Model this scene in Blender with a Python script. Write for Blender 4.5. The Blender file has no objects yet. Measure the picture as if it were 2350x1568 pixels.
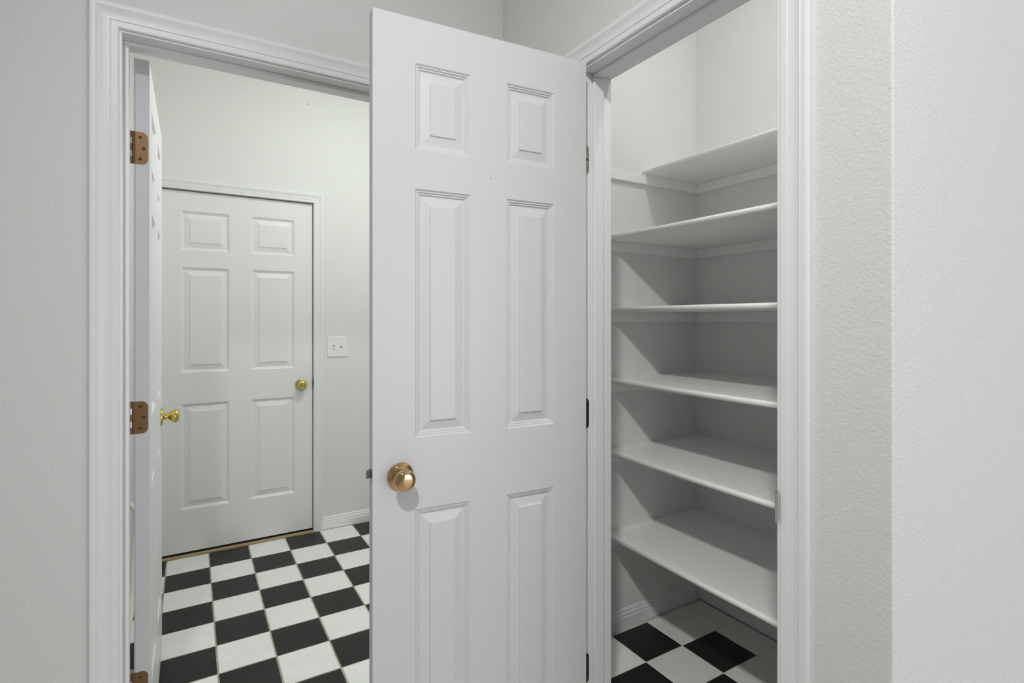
import bpy, bmesh, math, random
from mathutils import Matrix, Vector

random.seed(4)
scene = bpy.context.scene
C = scene.collection

# ------------------------------------------------------------ camera
YAW = 31.0668
H = 1.328
cam = bpy.data.cameras.new('camera')
cam.sensor_fit = 'HORIZONTAL'
cam.sensor_width = 36.0
cam.lens = 36.0 * 1225.0 / 2350.0
cam.shift_x = 0.0
cam.shift_y = -52.0 / 2350.0
cam.clip_start = 0.02
camo = bpy.data.objects.new('camera', cam)
C.objects.link(camo)
camo.location = (0, 0, H)
camo.rotation_euler = (math.radians(90), 0, math.radians(-YAW))
scene.camera = camo

# ------------------------------------------------------------ world, lights, exposure
w = bpy.data.worlds.new('world')
scene.world = w
w.use_nodes = True
bg = w.node_tree.nodes['Background']
bg.inputs[0].default_value = (0.72, 0.82, 1.0, 1)
bg.inputs[1].default_value = 1.0

scene.view_settings.view_transform = 'Standard'
scene.view_settings.look = 'None'
scene.view_settings.exposure = 0.0
scene.view_settings.gamma = 1.0
scene.view_settings.use_curve_mapping = False
scene.cycles.max_bounces = 12
scene.cycles.diffuse_bounces = 8
scene.cycles.glossy_bounces = 6
scene.cycles.sample_clamp_indirect = 6.0
scene.cycles.use_denoising = True
scene.cycles.caustics_reflective = False
scene.cycles.caustics_refractive = False

CEIL = 3.05


def lamp(name, loc, power, size, color, rot=(0, 0, 0), shape='DISK', size_y=None):
    l = bpy.data.lights.new(name, 'AREA')
    l.shape = shape
    l.size = size
    if size_y:
        l.size_y = size_y
    l.energy = power
    l.color = color
    o = bpy.data.objects.new(name, l)
    C.objects.link(o)
    o.location = loc
    o.rotation_euler = rot
    return o


WARM = (1.0, 0.985, 0.965)
rl = lamp('room_lamp', (-0.383, -0.27, 2.975), 13.4, 0.14, WARM)
# ceiling lamp; its tilt and narrowed spread are added to brighten the pantry
rl.rotation_euler = Vector((1.86, 1.55, -2.75)).to_track_quat('-Z', 'Y').to_euler()
rl.data.spread = math.radians(106)
lamp('room_lamp_right', (1.87, -0.65, 2.985), 6.0, 0.14, WARM)
lamp('pantry_lamp', (1.385, 0.80, 2.985), 6.0, 0.16, (1.0, 0.99, 0.975))
lamp('hall_lamp', (1.00, 2.14, 2.985), 18.6, 0.36, (0.98, 1.0, 0.97))
# soft fill light added behind the camera, in front of an added window
lamp('added_fill_light', (2.1, -3.46, 1.12), 55.0, 2.5, (0.93, 0.96, 1.0),
     (math.radians(90), 0, 0), 'RECTANGLE', 2.1)


# ------------------------------------------------------------ materials
def new_mat(name):
    m = bpy.data.materials.new(name)
    m.use_nodes = True
    nt = m.node_tree
    b = nt.nodes['Principled BSDF']
    return m, nt, b


def simple(name, col, rough=0.5, metal=0.0, spec=0.5):
    m, nt, b = new_mat(name)
    b.inputs['Base Color'].default_value = (*col, 1)
    b.inputs['Roughness'].default_value = rough
    b.inputs['Metallic'].default_value = metal
    b.inputs['Specular IOR Level'].default_value = spec
    return m


def position(nt, scale=(1, 1, 1), kind='WORLD'):
    mp = nt.nodes.new('ShaderNodeMapping')
    mp.inputs['Scale'].default_value = scale
    if kind == 'WORLD':
        g = nt.nodes.new('ShaderNodeNewGeometry')
        nt.links.new(g.outputs['Position'], mp.inputs[0])
    else:
        g = nt.nodes.new('ShaderNodeTexCoord')
        nt.links.new(g.outputs['Object'], mp.inputs[0])
    return mp.outputs[0]


def noise(nt, vec, scale, detail=3.0, rough=0.5):
    n = nt.nodes.new('ShaderNodeTexNoise')
    n.inputs['Scale'].default_value = scale
    n.inputs['Detail'].default_value = detail
    n.inputs['Roughness'].default_value = rough
    nt.links.new(vec, n.inputs['Vector'])
    return n.outputs['Fac']


def ramp(nt, fac, stops):
    r = nt.nodes.new('ShaderNodeValToRGB')
    el = r.color_ramp.elements
    el[0].position, el[0].color = stops[0][0], (*stops[0][1], 1)
    el[1].position, el[1].color = stops[1][0], (*stops[1][1], 1)
    for p, c in stops[2:]:
        e = el.new(p)
        e.color = (*c, 1)
    nt.links.new(fac, r.inputs[0])
    return r.outputs[0]


def bump(nt, b, height, strength, dist):
    bp = nt.nodes.new('ShaderNodeBump')
    bp.inputs['Strength'].default_value = strength
    bp.inputs['Distance'].default_value = dist
    nt.links.new(height, bp.inputs['Height'])
    nt.links.new(bp.outputs[0], b.inputs['Normal'])


def wall_paint(name, col, scale=75.0, strength=0.5, dist=0.0012, lo=0.47, hi=0.60):
    """rolled wall paint over a sprayed orange-peel plaster texture"""
    m, nt, b = new_mat(name)
    b.inputs['Base Color'].default_value = (*col, 1)
    b.inputs['Roughness'].default_value = 0.55
    b.inputs['Specular IOR Level'].default_value = 0.35
    v = position(nt)
    n1 = ramp(nt, noise(nt, v, scale, 3.5, 0.55), [(lo, (0, 0, 0)), (hi, (1, 1, 1))])
    bump(nt, b, n1, strength, dist)
    return m


def grain_paint(name, col, scale):
    """satin paint on a moulded door skin with embossed wood grain"""
    m, nt, b = new_mat(name)
    b.inputs['Base Color'].default_value = (*col, 1)
    b.inputs['Roughness'].default_value = 0.38
    b.inputs['Specular IOR Level'].default_value = 0.4
    v = position(nt, scale, 'OBJECT')
    bump(nt, b, noise(nt, v, 1.0, 3.0, 0.6), 0.40, 0.0007)
    return m


WALLC = (0.705, 0.703, 0.698)
M = {}
M['wall'] = wall_paint('wall_paint', WALLC, 185.0, 0.46, 0.0008)
M['hall_wall'] = wall_paint('hall_wall_paint', (0.745, 0.755, 0.735), 70.0, 0.18, 0.0008)
M['pantry_wall'] = wall_paint('pantry_wall_paint', (0.79, 0.788, 0.783), 70.0, 0.2, 0.0008)
M['ceiling'] = simple('ceiling_paint', (0.82, 0.82, 0.81), 0.8)
M['trim'] = simple('trim_paint', (0.80, 0.80, 0.81), 0.36, 0, 0.4)
M['shelf'] = simple('shelf_paint', (0.89, 0.89, 0.885), 0.42, 0, 0.4)
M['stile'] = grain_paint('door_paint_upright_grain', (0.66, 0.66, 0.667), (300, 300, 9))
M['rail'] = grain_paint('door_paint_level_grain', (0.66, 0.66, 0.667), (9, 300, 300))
M['edge'] = simple('grey_door_edge', (0.56, 0.56, 0.585), 0.5, 0, 0.3)  # narrow door edges, a darker grey than the door faces
M['hall_stile'] = grain_paint('hall_door_paint_upright_grain', (0.80, 0.80, 0.80), (300, 300, 9))
M['hall_rail'] = grain_paint('hall_door_paint_level_grain', (0.80, 0.80, 0.80), (9, 300, 300))
M['hall_panel'] = simple('hall_door_panel_paint', (0.80, 0.80, 0.80), 0.38, 0, 0.4)
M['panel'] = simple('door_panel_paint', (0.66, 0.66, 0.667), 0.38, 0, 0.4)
M['bronze'] = simple('antique_bronze', (0.20, 0.112, 0.050), 0.42, 0.6)
M['dark'] = simple('dark_recess', (0.012, 0.011, 0.010), 0.6)
M['screw'] = simple('screw_bronze', (0.07, 0.035, 0.018), 0.45, 0.7)
M['nickel'] = simple('worn_nickel', (0.50, 0.49, 0.46), 0.22, 1.0)
M['darkmetal'] = simple('tarnished_hinge_metal', (0.10, 0.09, 0.085), 0.35, 0.9)
M['greymetal'] = simple('grey_hinge_metal', (0.36, 0.34, 0.32), 0.35, 0.9)
M['brass'] = simple('polished_brass', (0.72, 0.56, 0.17), 0.13, 1.0)
M['rosebrass'] = simple('polished_rose_brass', (0.66, 0.45, 0.23), 0.05, 1.0)
M['plastic'] = simple('white_plastic', (0.82, 0.82, 0.80), 0.3)
M['slot'] = simple('grey_switch_slot', (0.30, 0.30, 0.29), 0.6)
M['hose'] = simple('cream_hose', (0.74, 0.75, 0.66), 0.45)
M['glass'] = simple('window_glass', (0.9, 0.95, 1.0), 0.02)
M['glass'].node_tree.nodes['Principled BSDF'].inputs['Transmission Weight'].default_value = 1.0


def tile_mat(name, c0, c1, rough, spec):
    m, nt, b = new_mat(name)
    v = position(nt)
    nt.links.new(ramp(nt, noise(nt, v, 9.0, 4.0), [(0.35, c0), (0.7, c1)]), b.inputs['Base Color'])
    b.inputs['Roughness'].default_value = rough
    b.inputs['Specular IOR Level'].default_value = spec
    bump(nt, b, noise(nt, v, 120.0, 2.0), 0.05, 0.0006)
    return m


M['tile_w'] = tile_mat('white_ceramic', (0.80, 0.815, 0.785), (0.85, 0.86, 0.835), 0.30, 0.5)
M['tile_b'] = tile_mat('black_ceramic', (0.011, 0.0115, 0.010), (0.018, 0.019, 0.016), 0.36, 0.28)


def grout_mat(name, c0, c1):
    m, nt, b = new_mat(name)
    v = position(nt)
    nt.links.new(ramp(nt, noise(nt, v, 22.0, 4.0), [(0.3, c0), (0.7, c1)]), b.inputs['Base Color'])
    b.inputs['Roughness'].default_value = 0.9
    return m


M['grout'] = grout_mat('stained_grout', (0.26, 0.225, 0.15), (0.50, 0.46, 0.36))
M['grout_w'] = grout_mat('pale_grout', (0.55, 0.54, 0.52), (0.66, 0.65, 0.63))


def wood_mat(name, c0, c1, sc):
    m, nt, b = new_mat(name)
    v = position(nt, sc)
    nt.links.new(ramp(nt, noise(nt, v, 1.0, 5.0, 0.65), [(0.3, c0), (0.7, c1)]), b.inputs['Base Color'])
    b.inputs['Roughness'].default_value = 0.45
    return m


M['wood'] = wood_mat('room_floor_wood', (0.58, 0.555, 0.52), (0.70, 0.675, 0.64), (3, 40, 40))
M['threshold'] = wood_mat('worn_tan_threshold', (0.33, 0.22, 0.10), (0.58, 0.46, 0.28), (14, 70, 70))


# ------------------------------------------------------------ mesh helpers
def link(name, bm, mats, parent=None, smooth=False, loc=None, rot=None, **props):
    me = bpy.data.meshes.new(name)
    bmesh.ops.recalc_face_normals(bm, faces=bm.faces)
    if smooth:
        for f in bm.faces:
            f.smooth = True
    bm.to_mesh(me)
    bm.free()
    for m in (mats if isinstance(mats, (list, tuple)) else [mats]):
        me.materials.append(m)
    o = bpy.data.objects.new(name, me)
    C.objects.link(o)
    if parent:
        o.parent = parent
    if loc:
        o.location = loc
    if rot:
        o.rotation_euler = rot
    for k, v in props.items():
        o[k] = v
    return o


def empty(name, loc=(0, 0, 0), rotz=0.0, parent=None, **props):
    o = bpy.data.objects.new(name, None)
    o.empty_display_size = 0.05
    C.objects.link(o)
    o.location = loc
    o.rotation_euler = (0, 0, rotz)
    if parent:
        o.parent = parent
    for k, v in props.items():
        o[k] = v
    return o


def add_box(bm, x0, x1, y0, y1, z0, z1, bevel=0.0, seg=2):
    r = bmesh.ops.create_cube(bm, size=1.0)
    vs = r['verts']
    for v in vs:
        v.co = Vector((x0 + (v.co.x + .5) * (x1 - x0), y0 + (v.co.y + .5) * (y1 - y0), z0 + (v.co.z + .5) * (z1 - z0)))
    if bevel:
        es = list({e for v in vs for e in v.link_edges})
        bmesh.ops.bevel(bm, geom=es, offset=bevel, segments=seg, profile=0.5, affect='EDGES')
    return vs


def box_bm(*a, **k):
    bm = bmesh.new()
    add_box(bm, *a, **k)
    return bm


def lathe(bm, prof, segs=40, mat=None):
    """revolve (r, y) profile about the local -Y axis; y grows away from the door"""
    rings = []
    for r, y in prof:
        if r < 1e-6:
            rings.append([bm.verts.new((0, -y, 0))])
        else:
            rings.append([bm.verts.new((r * math.cos(2 * math.pi * i / segs), -y, r * math.sin(2 * math.pi * i / segs))) for i in range(segs)])
    for a, b in zip(rings, rings[1:]):
        for i in range(segs):
            j = (i + 1) % segs
            if len(a) == 1 and len(b) > 1:
                bm.faces.new((a[0], b[i], b[j]))
            elif len(b) == 1 and len(a) > 1:
                bm.faces.new((a[i], b[0], a[j]))
            elif len(a) > 1:
                bm.faces.new((a[i], b[i], b[j], a[j]))


def smooth_profile(pts, n=6):
    """Catmull-Rom through profile points"""
    out = []
    P = [pts[0]] + list(pts) + [pts[-1]]
    for i in range(1, len(P) - 2):
        p0, p1, p2, p3 = P[i - 1], P[i], P[i + 1], P[i + 2]
        for k in range(n):
            t = k / n
            out.append(tuple(0.5 * ((2 * p1[d]) + (-p0[d] + p2[d]) * t + (2 * p0[d] - 5 * p1[d] + 4 * p2[d] - p3[d]) * t * t + (-p0[d] + 3 * p1[d] - 3 * p2[d] + p3[d]) * t ** 3) for d in (0, 1)))
    out.append(pts[-1])
    return [(max(0.0, a), b) for a, b in out]


def extrude_profile(bm, prof, path, closed=False):
    """prof: list of functions of path index -> point rings; path: list of rings of equal length"""
    rings = [[bm.verts.new(p) for p in ring] for ring in path]
    n = len(rings[0])
    for a, b in zip(rings, rings[1:]):
        for i in range(n if closed else n - 1):
            bm.faces.new((a[i], a[(i + 1) % n], b[(i + 1) % n], b[i]))
    bm.faces.new(rings[0])
    bm.faces.new(list(reversed(rings[-1])))


def wall_y(name, y0, y1, x0, x1, z0, z1, holes, mat, label):
    """wall whose faces look along Y, with rectangular openings (xa, xb, za, zb)"""
    bm = bmesh.new()
    xs = sorted({x0, x1, *[h[0] for h in holes], *[h[1] for h in holes]})
    for xa, xb in zip(xs, xs[1:]):
        cut = [h for h in holes if h[0] <= xa + 1e-6 and h[1] >= xb - 1e-6]
        if not cut:
            add_box(bm, xa, xb, y0, y1, z0, z1)
        else:
            h = cut[0]
            if h[2] > z0 + 1e-6:
                add_box(bm, xa, xb, y0, y1, z0, h[2])
            add_box(bm, xa, xb, y0, y1, h[3], z1)
    return link(name, bm, mat, kind='structure', label=label)


def wall_x(name, x0, x1, y0, y1, z0, z1, holes, mat, label):
    bm = bmesh.new()
    ys = sorted({y0, y1, *[h[0] for h in holes], *[h[1] for h in holes]})
    for ya, yb in zip(ys, ys[1:]):
        cut = [h for h in holes if h[0] <= ya + 1e-6 and h[1] >= yb - 1e-6]
        if not cut:
            add_box(bm, x0, x1, ya, yb, z0, z1)
        else:
            h = cut[0]
            if h[2] > z0 + 1e-6:
                add_box(bm, x0, x1, ya, yb, z0, h[2])
            add_box(bm, x0, x1, ya, yb, h[3], z1)
    return link(name, bm, mat, kind='structure', label=label)


# ------------------------------------------------------------ room dimensions
AY0, AY1 = 1.675, 1.785            # wall with the left doorway (room face, hall face)
BX0, BX1 = 0.970, 1.080            # wall with the pantry doorway (room face, pantry face)
CY = 0.420                         # room face of the wall right of the outside corner
AL, AR, AH = -0.149, 0.618, 2.057  # left doorway, clear between jambs
PL, PR, PH = 0.618, 1.217, 2.045   # pantry doorway, clear between jambs (along Y)
HBY = 3.495                        # hall back wall
PBX, PLY = 2.065, 1.725            # pantry back wall, pantry left wall
JT = 0.018                         # jamb thickness

# ------------------------------------------------------------ the setting: floors, walls, ceiling
bm = bmesh.new()
add_box(bm, -3.0, BX0, -3.5, AY0, -0.06, 0.0)
add_box(bm, BX0, 3.6, -3.5, CY, -0.06, 0.0)
link('floor', bm, M['wood'], kind='structure', label='pale brown wooden floor of the room in front of both doorways')
hall_floor = link('floor', box_bm(-0.32, 1.56, AY0, HBY + 0.10, -0.06, -0.0016), M['grout'], kind='structure',
                  label='black and white checkered tile floor of the hall beyond the left doorway')
pantry_floor = link('floor', box_bm(BX1 - 0.11, PBX + 0.08, 0.50, PLY, -0.055, -0.0012), M['grout_w'], kind='structure',
                    label='black and white checkered tile floor inside the pantry')
link('ceiling', box_bm(-3.1, 3.7, -3.6, 3.70, CEIL, CEIL + 0.1), M['ceiling'], kind='structure', label='flat white ceiling over the room, hall and pantry')

wall_y('wall_left', AY0, AY1, -3.0, BX1, 0, CEIL, [(AL - JT, AR + JT, 0, AH + JT)], M['wall'],
       'grey white textured wall around the left doorway')
# wall with the pantry doorway runs from the inside corner to the outside corner
wall_x('wall_right', BX0, BX1, CY + 0.10, AY0, 0, CEIL, [(PL - JT, PR + JT, 0, PH + JT)], M['wall'],
       'textured wall strip around the pantry doorway')
bm = bmesh.new()
add_box(bm, BX0, 3.60, CY, CY + 0.10, 0, CEIL)
es = [e for e in bm.edges if all(abs(v.co.x - BX0) < 1e-5 and abs(v.co.y - CY) < 1e-5 for v in e.verts)]
bmesh.ops.bevel(bm, geom=es, offset=0.004, segments=4, profile=0.5, affect='EDGES')
link('wall_front', bm, M['wall'], kind='structure', label='bright textured wall past the outside corner at the right edge')
wall_x('wall_far_left', -3.1, -3.0, -3.5, AY1, 0, CEIL, [], M['wall'], 'plain wall far to the left of the room')
wall_x('wall_far_right', 3.6, 3.7, -3.5, CY + 0.10, 0, CEIL, [], M['wall'], 'plain wall far to the right of the room')
wall_y('wall_behind', -3.6, -3.5, -3.1, 3.7, 0, CEIL, [(0.8, 3.4, 0.04, 2.20)], M['wall'], 'wall behind the camera with an added window')

# hall
bm = bmesh.new()
bx0, bx1, bz = -0.172, 0.677, 2.070
for a in ((-0.32, bx0, HBY, HBY + 0.06, 0, CEIL), (bx1, 1.56, HBY, HBY + 0.06, 0, CEIL), (bx0, bx1, HBY, HBY + 0.06, bz, CEIL),
          (-0.32, 1.56, HBY + 0.06, HBY + 0.12, 0, CEIL)):
    add_box(bm, *a)
hall_back = link('wall_hall_back', bm, M['hall_wall'], kind='structure', label='pale greenish white hall wall holding the closed door')
wall_x('wall_hall_left', -0.32, -0.262, AY1, HBY, 0, CEIL, [], M['hall_wall'], 'hall side wall hidden behind the open left door')
wall_x('wall_hall_right', 1.498, 1.56, AY1, HBY, 0, CEIL, [], M['hall_wall'], 'hall side wall at the right, behind the pantry door')
# pantry
bm = bmesh.new()
add_box(bm, BX1, PBX + 0.08, PLY, AY1, -0.05, CEIL)
link('wall_pantry_left', bm, M['pantry_wall'], kind='structure', label='pantry side wall crossed by diagonal shelf shadows')
bm = bmesh.new()
add_box(bm, PBX, PBX + 0.08, CY + 0.10, PLY, 0.005, CEIL)
link('wall_pantry_back', bm, M['pantry_wall'], kind='structure', label='pantry back wall behind the shelves')

# unseen window added behind the camera to go with the fill light
win = empty('added_window', (2.1, -3.55, 0.04), kind='structure', label='white framed window added behind the camera, out of view')
for a in ((-1.3, -1.24, 0, 2.16), (1.24, 1.3, 0, 2.16), (-1.24, 1.24, 0, 0.06), (-1.24, 1.24, 2.10, 2.16), (-0.02, 0.02, 0.06, 2.10)):
    link('window_frame', box_bm(a[0], a[1], -0.05, 0.05, a[2], a[3], bevel=0.004), M['trim'], win)
for a in ((-1.24, -0.02), (0.02, 1.24)):
    link('pane', box_bm(a[0], a[1], -0.004, 0.004, 0.06, 2.10), M['glass'], win)

# ------------------------------------------------------------ tiles
def make_tile(name, sx, sy, mat):
    bm = bmesh.new()
    add_box(bm, -sx / 2, sx / 2, -sy / 2, sy / 2, -0.006, 0.0, bevel=0.0012, seg=1)
    o = link(name, bm, mat)
    me = o.data
    bpy.data.objects.remove(o)
    return me


def lay(floor, xs, ys, black, skip=lambda i, j: False, joint=0.0060):
    cache = {}
    for i, (xa, xb) in enumerate(zip(xs, xs[1:])):
        for j, (ya, yb) in enumerate(zip(ys, ys[1:])):
            if skip(i, j):
                continue
            k = 'tile_b' if black(i, j) else 'tile_w'
            key = (k, round(xb - xa, 4), round(yb - ya, 4))
            if key not in cache:
                cache[key] = make_tile('tile', xb - xa - joint, yb - ya - joint, M[k])
            o = bpy.data.objects.new('tile', cache[key])
            C.objects.link(o)
            o.parent = floor
            o.location = ((xa + xb) / 2 + random.uniform(-.0004, .0004), (ya + yb) / 2 + random.uniform(-.0004, .0004), random.uniform(-0.0002, 0.0002))
            o.rotation_euler = (0, 0, random.uniform(-.001, .001))


# hall: columns at 0.0895 + 0.2012 k, rows at 3.479 - 0.2006 k
hx = [-0.261] + [0.0895 + 0.2012 * k for k in range(-1, 8)]
hy = [AY1 + 0.010] + [3.480 - 0.2006 * k for k in range(8, -1, -1)]
nrow = len(hy) - 2
lay(hall_floor, hx, hy, lambda i, j: ((i - 2) + (nrow - j)) % 2 == 0)
# pantry: last column and the strip along the side wall are white
px_ = [1.086, 1.309, 1.511, 1.713, 1.9145, 2.061]
py_ = [0.522, 0.718, 0.9135, 1.109, 1.3055, 1.5015, 1.6975]
lay(pantry_floor, px_, py_, lambda i, j: i < 4 and (i + j) % 2 == 1, joint=0.003)

link('trim_4', box_bm(AL, AR, AY0 - 0.004, AY1 + 0.008, 0.0, 0.008, bevel=0.002), M['threshold'], kind='structure',
     label='tan threshold strip on the floor of the left doorway')

# ------------------------------------------------------------ door frames
CASING = [(0.0, 0.0), (0.0, 0.0075), (0.0025, 0.0095), (0.015, 0.0100), (0.0165, 0.0088), (0.0185, 0.0112), (0.024, 0.0112), (0.031, 0.0118), (0.038, 0.0138),
          (0.043, 0.0160), (0.0445, 0.0150), (0.0465, 0.0166), (0.054, 0.0172), (0.058, 0.0160), (0.060, 0.0125), (0.060, 0.0)]


def casing(parent, a, b, h, fn, width=0.060, sides=(True, True)):
    k = width / 0.060
    P = [(x * k, t) for x, t in CASING]
    def piece(name, ring0, ring1):
        bm = bmesh.new()
        extrude_profile(bm, None, [ring0, ring1])
        link(name, bm, M['trim'], parent)
    if sides[0]:
        piece('casing_side', [fn(a - x, t, 0.0) for x, t in P], [fn(a - x, t, h + x) for x, t in P])
    piece('casing_head', [fn(a - x, t, h + x) for x, t in P], [fn(b + x, t, h + x) for x, t in P])
    if sides[1]:
        piece('casing_side', [fn(b + x, t, h + x) for x, t in P], [fn(b + x, t, 0.0) for x, t in P])


def bxs(name, parent, *a, bevel=0.0015, mat='trim', **k):
    return link(name, box_bm(*a, bevel=bevel), M[mat], parent, **k)


# left doorway
t1 = empty('trim_1', kind='structure', label='white moulded door frame of the left doorway')
casing(t1, AL - 0.006, AR + 0.006, AH + 0.006, lambda u, t, z: (u, AY0 - t, z))
bxs('jamb', t1, AL - JT, AL, AY0 - 0.001, AY1 + 0.006, 0, AH)
bxs('jamb', t1, AR, AR + JT, AY0 - 0.001, AY1 + 0.006, 0, AH)
bxs('jamb_head', t1, AL - JT, AR + JT, AY0 - 0.001, AY1 + 0.006, AH, AH + JT)
SY0, SY1 = 1.716, 1.749
bxs('door_stop', t1, AL, AL + 0.011, SY0, SY1, 0.008, AH - 0.011, bevel=0.003)
bxs('door_stop', t1, AR - 0.011, AR, SY0, SY1, 0.008, AH - 0.011, bevel=0.003)
bxs('door_stop', t1, AL, AR, SY0, SY1, AH - 0.011, AH, bevel=0.003)

# pantry doorway
t2 = empty('trim_2', kind='structure', label='white moulded door frame of the pantry doorway')
casing(t2, PL - 0.010, PR + 0.006, PH + 0.008, lambda u, t, z: (BX0 - t, u, z))
bxs('jamb', t2, BX0 - 0.001, BX1 + 0.001, PL - JT, PL, 0, PH)
bxs('jamb', t2, BX0 - 0.001, BX1 + 0.001, PR, PR + JT, 0, PH)
bxs('jamb_head', t2, BX0 - 0.001, BX1 + 0.001, PL - JT, PR + JT, PH, PH + JT)
SX0, SX1 = 1.008, 1.044
bxs('door_stop', t2, SX0, SX1, PL, PL + 0.010, 0.0, PH - 0.010, bevel=0.003)
bxs('door_stop', t2, SX0, SX1, PR - 0.010, PR, 0.0, PH - 0.010, bevel=0.003)
bxs('door_stop', t2, SX0, SX1, PL, PR, PH - 0.010, PH, bevel=0.003)
# strike plate with its curved lip, on the latch side jamb
bm = bmesh.new()
pts = [(0.998, 0.6185), (0.975, 0.6188), (0.966, 0.6190), (0.961, 0.6180), (0.957, 0.6150), (0.9555, 0.6100)]
for z0, z1 in ((0.938, 0.996),):
    a = [bm.verts.new((x, y - 0.0008, z0)) for x, y in pts]
    b = [bm.verts.new((x, y - 0.0008, z1)) for x, y in pts]
    for i in range(len(pts) - 1):
        bm.faces.new((a[i], a[i + 1], b[i + 1], b[i]))
st = link('strike_plate', bm, M['nickel'], t2, label='bright metal strike plate')
sm = st.modifiers.new('thickness', 'SOLIDIFY')
sm.thickness = 0.0016


def leaf_bm(w, h, r, th, n=8):
    """hinge leaf in the local (y, z) plane, far corners rounded, near edge straight; faces -x"""
    o = [(0, -h / 2), (w - r, -h / 2)]
    o += [(w - r + r * math.sin(k / n * math.pi / 2), -h / 2 + r - r * math.cos(k / n * math.pi / 2)) for k in range(1, n + 1)]
    o += [(w - r + r * math.cos(k / n * math.pi / 2), h / 2 - r + r * math.sin(k / n * math.pi / 2)) for k in range(0, n + 1)]
    o += [(0, h / 2)]
    bm = bmesh.new()
    f = [bm.verts.new((0, y, z)) for y, z in o]
    g = [bm.verts.new((th, y, z)) for y, z in o]
    bm.faces.new(f)
    bm.faces.new(list(reversed(g)))
    for i in range(len(o)):
        j = (i + 1) % len(o)
        bm.faces.new((f[i], f[j], g[j], g[i]))
    return bm


def disc_bm(r, th, n=14, hole=0.45):
    """countersunk screw head facing -x"""
    bm = bmesh.new()
    rings = []
    for rr, x in ((r, th), (r, 0.0), (r * 0.8, -0.0004), (r * hole, 0.0002)):
        rings.append([bm.verts.new((x, rr * math.cos(2 * math.pi * i / n), rr * math.sin(2 * math.pi * i / n))) for i in range(n)])
    c = bm.verts.new((0.0012, 0, 0))
    for a, b in zip(rings, rings[1:]):
        for i in range(n):
            bm.faces.new((a[i], a[(i + 1) % n], b[(i + 1) % n], b[i]))
    for i in range(n):
        bm.faces.new((rings[-1][i], rings[-1][(i + 1) % n], c))
    return bm


def barrel_bm(r, z0, z1, n=16):
    bm = bmesh.new()
    bmesh.ops.create_cone(bm, cap_ends=True, segments=n, radius1=r, radius2=r, depth=z1 - z0)
    for v in bm.verts:
        v.co.z += (z0 + z1) / 2
    return bm


for k, (zc, hh) in enumerate(((1.791, 0.082), (1.0536, 0.086), (0.314, 0.085))):
    hg = link('hinge', leaf_bm(0.029, hh, 0.011, 0.002), M['greymetal' if k == 0 else 'darkmetal'], t2,
              loc=(0.965, PR - 0.0016, zc), rot=(0, 0, math.radians(-90)))
    # the leaf lies on the jamb, knuckle side toward the room
    hg.matrix_world = Matrix(((0, 1, 0, 0.965), (1, 0, 0, PR - 0.0016), (0, 0, 1, zc), (0, 0, 0, 1)))
    for dz, dy in ((0.0, 0.0225), (0.026, 0.0165), (-0.026, 0.0165)):
        link('screw', disc_bm(0.0036, 0.001), M['dark'], hg, loc=(-0.0006, dy, dz))

# hall door frame
t3 = empty('trim_3', (0, HBY, 0), kind='structure', label='white moulded frame around the closed hall door')
casing(t3, -0.1555, 0.6605, 2.0515, lambda u, t, z: (u, -t, z), width=0.054)
bxs('jamb', t3, -0.172, -0.154, 0.0, 0.060, 0, 2.052, bevel=0.001)
bxs('jamb', t3, 0.659, 0.677, 0.0, 0.060, 0, 2.052, bevel=0.001)
bxs('jamb_head', t3, -0.172, 0.677, 0.0, 0.060, 2.052, 2.070, bevel=0.001)
bm = bmesh.new()
n = 26
for i in range(n):
    xa = -0.154 + 0.813 * i / n
    xb = -0.154 + 0.813 * (i + 1) / n
    yo = random.uniform(-0.003, 0.002)
    add_box(bm, xa, xb, -0.0135 + yo, 0.0132, 0.0, 0.0065)
link('threshold', bm, M['threshold'], t3, label='worn tan threshold strip under the closed door')
bxs('gap_shade_strip', t3, -0.153, 0.658, 0.0135, 0.057, 0.0, 0.012, bevel=0, mat='dark')  # black strip standing in for the shade in the gap under the door
bxs('strike_plate', t3, 0.6565, 0.6588, 0.004, 0.020, 0.898, 0.955, bevel=0, mat='darkmetal')

# ------------------------------------------------------------ six panel doors
PROFILE = [(0.0, 0.0), (0.0035, 0.0034), (0.0060, 0.0030), (0.0085, 0.0062), (0.0110, 0.0058), (0.0138, 0.0094), (0.0165, 0.0094), (0.0370, 0.0044), (0.0385, 0.0014), (0.0400, 0.0012)]
PROFILE_PLAIN = [(0.0, 0.0), (0.0015, 0.0006), (0.0080, 0.0066), (0.0095, 0.0062), (0.0125, 0.0112), (0.0150, 0.0114), (0.0420, 0.0040), (0.0440, 0.0008), (0.0455, 0.0006)]


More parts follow.
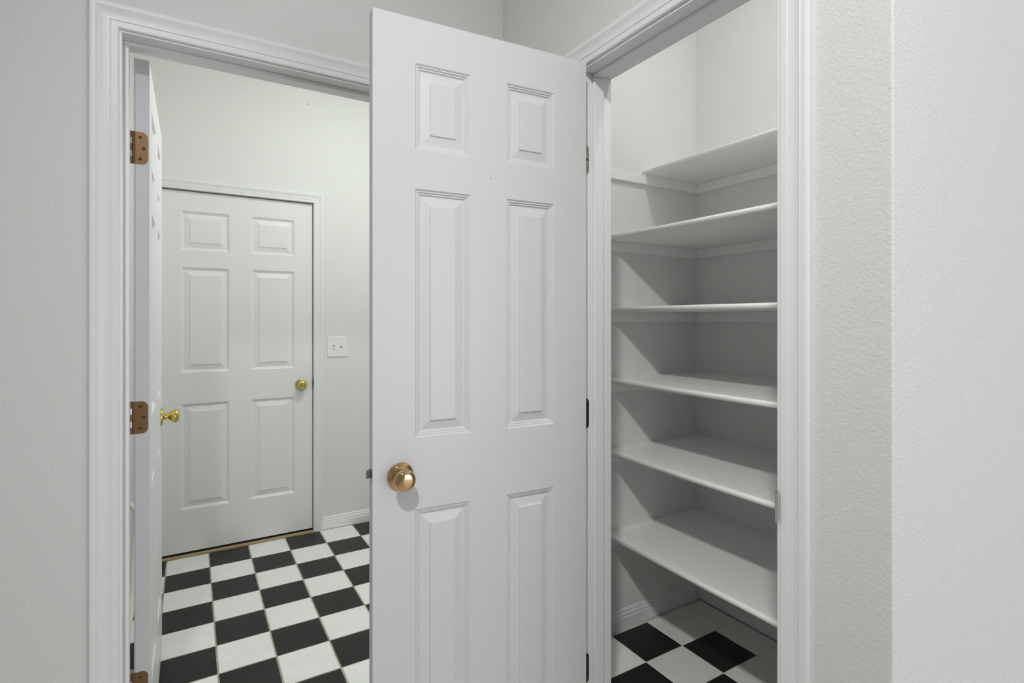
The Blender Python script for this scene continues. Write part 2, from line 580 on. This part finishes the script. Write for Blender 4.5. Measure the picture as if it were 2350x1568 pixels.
def door(name, loc, rotz, W, Z0, Z1, T, cols, rows, prof, label, mats=('stile', 'rail', 'edge', 'panel')):
    """moulded six panel door; local x runs across, local -y is the visible face, z is up from its base"""
    bm = bmesh.new()
    hgt = Z1 - Z0
    us = sorted({0.0, W, *[c for p in cols for c in p]})
    zs = sorted({0.0, hgt, *[r - Z0 for p in rows for r in p]})
    inp = lambda a, b, lst: any(p[0] - 1e-6 <= a and b <= p[1] + 1e-6 for p in lst)
    rows_l = [(a - Z0, b - Z0) for a, b in rows]
    V = {}
    def vert(u, y, z):
        k = (round(u, 5), round(y, 5), round(z, 5))
        if k not in V:
            V[k] = bm.verts.new((u, y, z))
        return V[k]
    for y in (0.0, T):
        for ua, ub in zip(us, us[1:]):
            for za, zb in zip(zs, zs[1:]):
                if inp(ua, ub, cols) and inp(za, zb, rows_l):
                    continue
                f = bm.faces.new((vert(ua, y, za), vert(ub, y, za), vert(ub, y, zb), vert(ua, y, zb)))
                rail = not inp(za, zb, rows_l) and ua > 1e-6 and ub < W - 1e-6
                f.material_index = 1 if rail else 0
    for ua, ub in zip(us, us[1:]):
        for z in (0.0, hgt):
            bm.faces.new((vert(ua, 0, z), vert(ub, 0, z), vert(ub, T, z), vert(ua, T, z)))
    for za, zb in zip(zs, zs[1:]):
        for u in (0.0, W):
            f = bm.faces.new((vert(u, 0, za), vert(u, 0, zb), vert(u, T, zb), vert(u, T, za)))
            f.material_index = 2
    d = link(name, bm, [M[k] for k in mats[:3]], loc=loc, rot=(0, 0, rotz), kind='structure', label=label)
    for c in cols:
        for r in rows_l:
            pm = bmesh.new()
            for side in (0, 1):
                rings = []
                for ins, dep in prof:
                    y = dep if side == 0 else T - dep
                    rings.append([pm.verts.new(p) for p in ((c[0] + ins, y, r[0] + ins), (c[1] - ins, y, r[0] + ins), (c[1] - ins, y, r[1] - ins), (c[0] + ins, y, r[1] - ins))])
                for a, b in zip(rings, rings[1:]):
                    for i in range(4):
                        j = (i + 1) % 4
                        pm.faces.new((a[i], a[j], b[j], b[i]))
                pm.faces.new(rings[-1])
            link('panel', pm, M[mats[3]], d)
    return d


def knob(parent, u, z, rosette, ball, mat, y=0.0, back=False, label=None):
    hd = empty('door_knob', (u, y, z), math.pi if back else 0.0, parent)
    if label:
        hd['label'] = label
    bm = bmesh.new()
    lathe(bm, rosette)
    link('rosette', bm, mat, hd, smooth=True)
    bm = bmesh.new()
    lathe(bm, ball)
    link('knob_handle', bm, mat, hd, smooth=True)
    return hd


ROS_DOME = smooth_profile([(0.0335, 0.0), (0.0340, 0.002), (0.0325, 0.0055), (0.026, 0.0105), (0.017, 0.0140), (0.0135, 0.0155)], 5)
BALL = smooth_profile([(0.0125, 0.012), (0.0115, 0.018), (0.0120, 0.024), (0.0175, 0.030), (0.0235, 0.037), (0.0262, 0.045), (0.0250, 0.053), (0.0195, 0.0590), (0.0100, 0.0615), (0.0, 0.0620)], 6)
KNOB = [(r * 0.96, y * 0.84) for r, y in BALL]
ROS_TALL = [(r * 0.95, y) for r, y in ROS_DOME]
ROS_FLAT = smooth_profile([(0.0340, 0.0), (0.0342, 0.003), (0.0325, 0.0065), (0.022, 0.0090), (0.0135, 0.0110)], 5)

# pantry door, swung open into the room
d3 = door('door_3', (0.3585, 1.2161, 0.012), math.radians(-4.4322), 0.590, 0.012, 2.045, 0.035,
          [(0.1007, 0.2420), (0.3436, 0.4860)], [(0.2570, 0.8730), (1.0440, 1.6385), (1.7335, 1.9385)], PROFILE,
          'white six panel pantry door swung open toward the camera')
knob(d3, 0.0650, 0.958 - 0.012, ROS_TALL, KNOB, M['rosebrass'], label='shiny rose brass round door knob')
knob(d3, 0.0650, 0.958 - 0.012, ROS_TALL, KNOB, M['rosebrass'], y=0.035, back=True)
lt = link('latch_plate', box_bm(-0.0012, 0.001, 0.006, 0.029, -0.014, 0.014, bevel=0.0008), M['nickel'], d3, loc=(0, 0, 0.968 - 0.012))
bm = bmesh.new()
vs = add_box(bm, -0.0125, 0.0, 0.010, 0.025, -0.0085, 0.0085)
for v in vs:
    if v.co.x < -0.01 and v.co.y > 0.02:
        v.co.x = -0.004
link('latch_bolt', bm, M['darkmetal'], lt)
link('nail_hole', disc_bm(0.0014, 0.001), M['dark'], d3, loc=(0.2977, -0.0004, 1.6866 - 0.012), rot=(0, 0, math.radians(90)))
link('nail_hole', disc_bm(0.0011, 0.001), M['dark'], d3, loc=(0.2085, 0.0088, 0.8405 - 0.012), rot=(0, 0, math.radians(90)))

# left door, swung open into the hall, seen almost edge on
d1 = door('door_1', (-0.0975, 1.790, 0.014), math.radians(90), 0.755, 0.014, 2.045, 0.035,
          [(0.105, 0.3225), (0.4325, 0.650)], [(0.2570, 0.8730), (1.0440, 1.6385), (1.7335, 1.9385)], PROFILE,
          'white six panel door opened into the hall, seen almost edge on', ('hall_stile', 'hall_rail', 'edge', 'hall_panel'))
knob(d1, 0.678, 0.9494 - 0.014, ROS_FLAT, BALL, M['brass'], label='yellow brass round door knob')
knob(d1, 0.678, 0.9494 - 0.014, ROS_FLAT, BALL, M['brass'], y=0.035, back=True)
for zc in (1.7987, 1.056, 0.3105):
    hg = link('hinge', leaf_bm(0.0365, 0.089, 0.016, 0.0022), M['bronze'], d1, loc=(-0.0010, 0.0395, zc - 0.014), label='antique bronze hinge leaf with three screws')
    hg.scale = (1, -1, 1)
    for dz, dy in ((0.0, 0.0265), (0.030, 0.0185), (-0.030, 0.0185)):
        link('screw', disc_bm(0.0040, 0.001), M['screw'], hg, loc=(-0.0006, dy, dz))
    for q in range(5):
        z0 = -0.0445 + q * 0.0178
        bm = barrel_bm(0.0042, z0 + 0.0004, z0 + 0.0174)
        link('knuckle', bm, M['bronze'] if q % 2 == 0 else M['nickel'], hg, loc=(0.0005, -0.0025, 0), smooth=False)

# closed door at the end of the hall
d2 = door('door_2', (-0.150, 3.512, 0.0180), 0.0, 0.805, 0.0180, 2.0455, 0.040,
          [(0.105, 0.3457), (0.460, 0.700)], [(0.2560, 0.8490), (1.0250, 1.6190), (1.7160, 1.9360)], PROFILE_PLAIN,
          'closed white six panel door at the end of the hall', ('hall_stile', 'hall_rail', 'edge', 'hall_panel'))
KEYBALL = smooth_profile([(0.0125, 0.012), (0.0115, 0.018), (0.0125, 0.024), (0.0200, 0.030), (0.0262, 0.038), (0.0275, 0.045), (0.0255, 0.052), (0.0215, 0.0565), (0.0150, 0.0590), (0.0120, 0.0590)], 6)
hd = knob(d2, 0.588 + 0.150, 0.9215 - 0.0180, ROS_FLAT, KEYBALL + [(0.0112, 0.0572), (0.0, 0.0572)], M['brass'], label='yellow brass door knob with a key cylinder')
bm = bmesh.new()
lathe(bm, [(0.0095, 0.0565), (0.0095, 0.0588), (0.0085, 0.0594), (0.0, 0.0594)], 24)
kc = link('key_cylinder', bm, M['brass'], hd)
link('keyhole', box_bm(-0.0008, 0.0008, -0.0598, -0.0590, -0.0035, 0.0035), M['dark'], hd)

# ------------------------------------------------------------ baseboards
BASE = [(0.0, 0.0), (0.0125, 0.0), (0.0130, 0.008), (0.0120, 0.042), (0.0105, 0.047), (0.0092, 0.0485), (0.0100, 0.0530), (0.0094, 0.0590), (0.0062, 0.0635), (0.0060, 0.0690), (0.0045, 0.0750), (0.0015, 0.0785), (0.0, 0.0790)]
bm = bmesh.new()
extrude_profile(bm, None, [[(0.7150, HBY - t, z) for t, z in BASE], [(1.498, HBY - t, z) for t, z in BASE]])
link('baseboard_back', bm, M['trim'], kind='structure', label='white moulded baseboard right of the closed hall door')
bm = bmesh.new()
extrude_profile(bm, None, [[(BX1, PLY - t, z) for t, z in BASE], [(PBX, PLY - t, z) for t, z in BASE]])
link('baseboard_left', bm, M['trim'], kind='structure', label='white moulded baseboard at the foot of the pantry side wall')
bm = bmesh.new()
extrude_profile(bm, None, [[(-0.262 + t, AY1, z) for t, z in BASE], [(-0.262 + t, HBY, z) for t, z in BASE]])
link('baseboard_hall', bm, M['trim'], kind='structure', label='white baseboard on the hall side wall behind the open door')

# ------------------------------------------------------------ pantry shelves
def shelf(x0, zb, label, hole=None):
    th = 0.019
    r = th / 2
    prof = [(PBX, zb), (PBX, zb + th), (x0 + r, zb + th)]
    for k in range(1, 9):
        a = math.pi / 2 + math.pi * k / 9
        prof.append((x0 + r + r * math.cos(a), zb + r + r * math.sin(a)))
    prof.append((x0 + r, zb))
    bm = bmesh.new()
    ya, yb = CY + 0.1005, PLY - 0.0005
    extrude_profile(bm, None, [[(x, ya - 0, z - zb) for x, z in prof], [(x, yb, z - zb) for x, z in prof]], True)
    o = link('shelf', bm, M['shelf'], loc=(0, 0, zb), label=label, category='shelf', group='pantry shelves')
    for f in o.data.polygons:
        f.use_smooth = 0.1 < abs(f.normal.z) < 0.99 or (abs(f.normal.x) > 0.9 and f.center.x < x0 + 0.02)
    ch = 0.042
    xl = 1.487
    link('cleat', box_bm(xl, PBX, PLY - 0.018, PLY - 0.0004, -ch, -0.0004, bevel=0.0012), M['shelf'], o)
    link('cleat', box_bm(PBX - 0.018, PBX - 0.0004, ya, PLY - 0.0185, -ch, -0.0004, bevel=0.0012), M['shelf'], o)
    link('cleat', box_bm(xl, PBX - 0.0185, ya, ya + 0.018, -ch, -0.0004, bevel=0.0012), M['shelf'], o)
    if hole:
        for hx_, hy_, hz_ in hole:
            link('nail_hole', disc_bm(0.0017, 0.001), M['dark'], o, loc=(hx_, hy_, hz_), rot=(0, 0, math.radians(90)))
    return o


shelf(1.710, 1.963, 'topmost pantry shelf, narrower than the other white shelves', [(1.697, PLY - 0.0187, -0.006)])
shelf(1.487, 1.656, 'second white pantry shelf from the top, seen from below')
shelf(1.487, 1.358, 'third white pantry shelf from the top, seen edge on at eye level',
      [(1.672, PLY - 0.0187, -0.012), (1.672, PLY - 0.0187, -0.026)])
shelf(1.487, 1.060, 'fourth white pantry shelf from the top, just below eye level')
shelf(1.487, 0.759, 'fifth white pantry shelf from the top, second lowest')
shelf(1.487, 0.409, 'lowest white pantry shelf, above the checkered floor')

# ------------------------------------------------------------ light switch and small things in the hall
sw = empty('light_switch', (0.8033, HBY, 1.1505), label='white double toggle light switch on the hall wall beside the closed door', category='light switch')
link('switch_plate', box_bm(-0.0622, 0.0622, -0.0065, 0.0, -0.0645, 0.0645, bevel=0.003, seg=3), M['plastic'], sw)
for ux, up in ((-0.0235, -1), (0.0235, 1)):
    bm = bmesh.new()
    add_box(bm, -0.0048, 0.0048, -0.0072, -0.0060, -0.0120, 0.0120)
    link('toggle_slot', bm, M['slot'], sw, loc=(ux, 0, 0))
    bm = bmesh.new()
    add_box(bm, -0.0042, 0.0042, -0.0170, -0.0050, -0.0050, 0.0050, bevel=0.0012)
    link('toggle', bm, M['plastic'], sw, loc=(ux, 0, 0.001 * up), rot=(math.radians(28 * -up), 0, 0))
    for dz in (-0.030, 0.030):
        link('screw', disc_bm(0.0028, 0.001), M['plastic'], sw, loc=(ux, -0.0066, dz), rot=(0, 0, math.radians(90)))
link('wall_anchor', disc_bm(0.0045, 0.002), M['greymetal'], hall_back, loc=(0.6284, HBY - 0.0008, 2.6626), rot=(0, 0, math.radians(90)))

cu = bpy.data.curves.new('drain_hose', 'CURVE')
cu.dimensions = '3D'
cu.bevel_depth = 0.0135
cu.bevel_resolution = 4
sp = cu.splines.new('BEZIER')
hp = [(-0.228, 2.45, 0.0140), (-0.228, 2.78, 0.0140), (-0.228, 2.915, 0.024), (-0.228, 2.985, 0.062), (-0.228, 3.03, 0.122), (-0.228, 3.085, 0.182), (-0.228, 3.16, 0.27), (-0.231, 3.20, 0.38), (-0.262, 3.205, 0.43)]
sp.bezier_points.add(len(hp) - 1)
for b_, p in zip(sp.bezier_points, hp):
    b_.co = p
    b_.handle_left_type = b_.handle_right_type = 'AUTO'
co = bpy.data.objects.new('drain_hose', cu)
C.objects.link(co)
dg = bpy.context.evaluated_depsgraph_get()
me = bpy.data.meshes.new_from_object(co.evaluated_get(dg))
me.name = 'drain_hose'
bpy.data.objects.remove(co)
me.materials.clear()
me.materials.append(M['hose'])
ho = bpy.data.objects.new('drain_hose', me)
C.objects.link(ho)
ho['label'] = 'cream curved hose on the hall floor, glimpsed behind the open left door'
ho['category'] = 'hose'
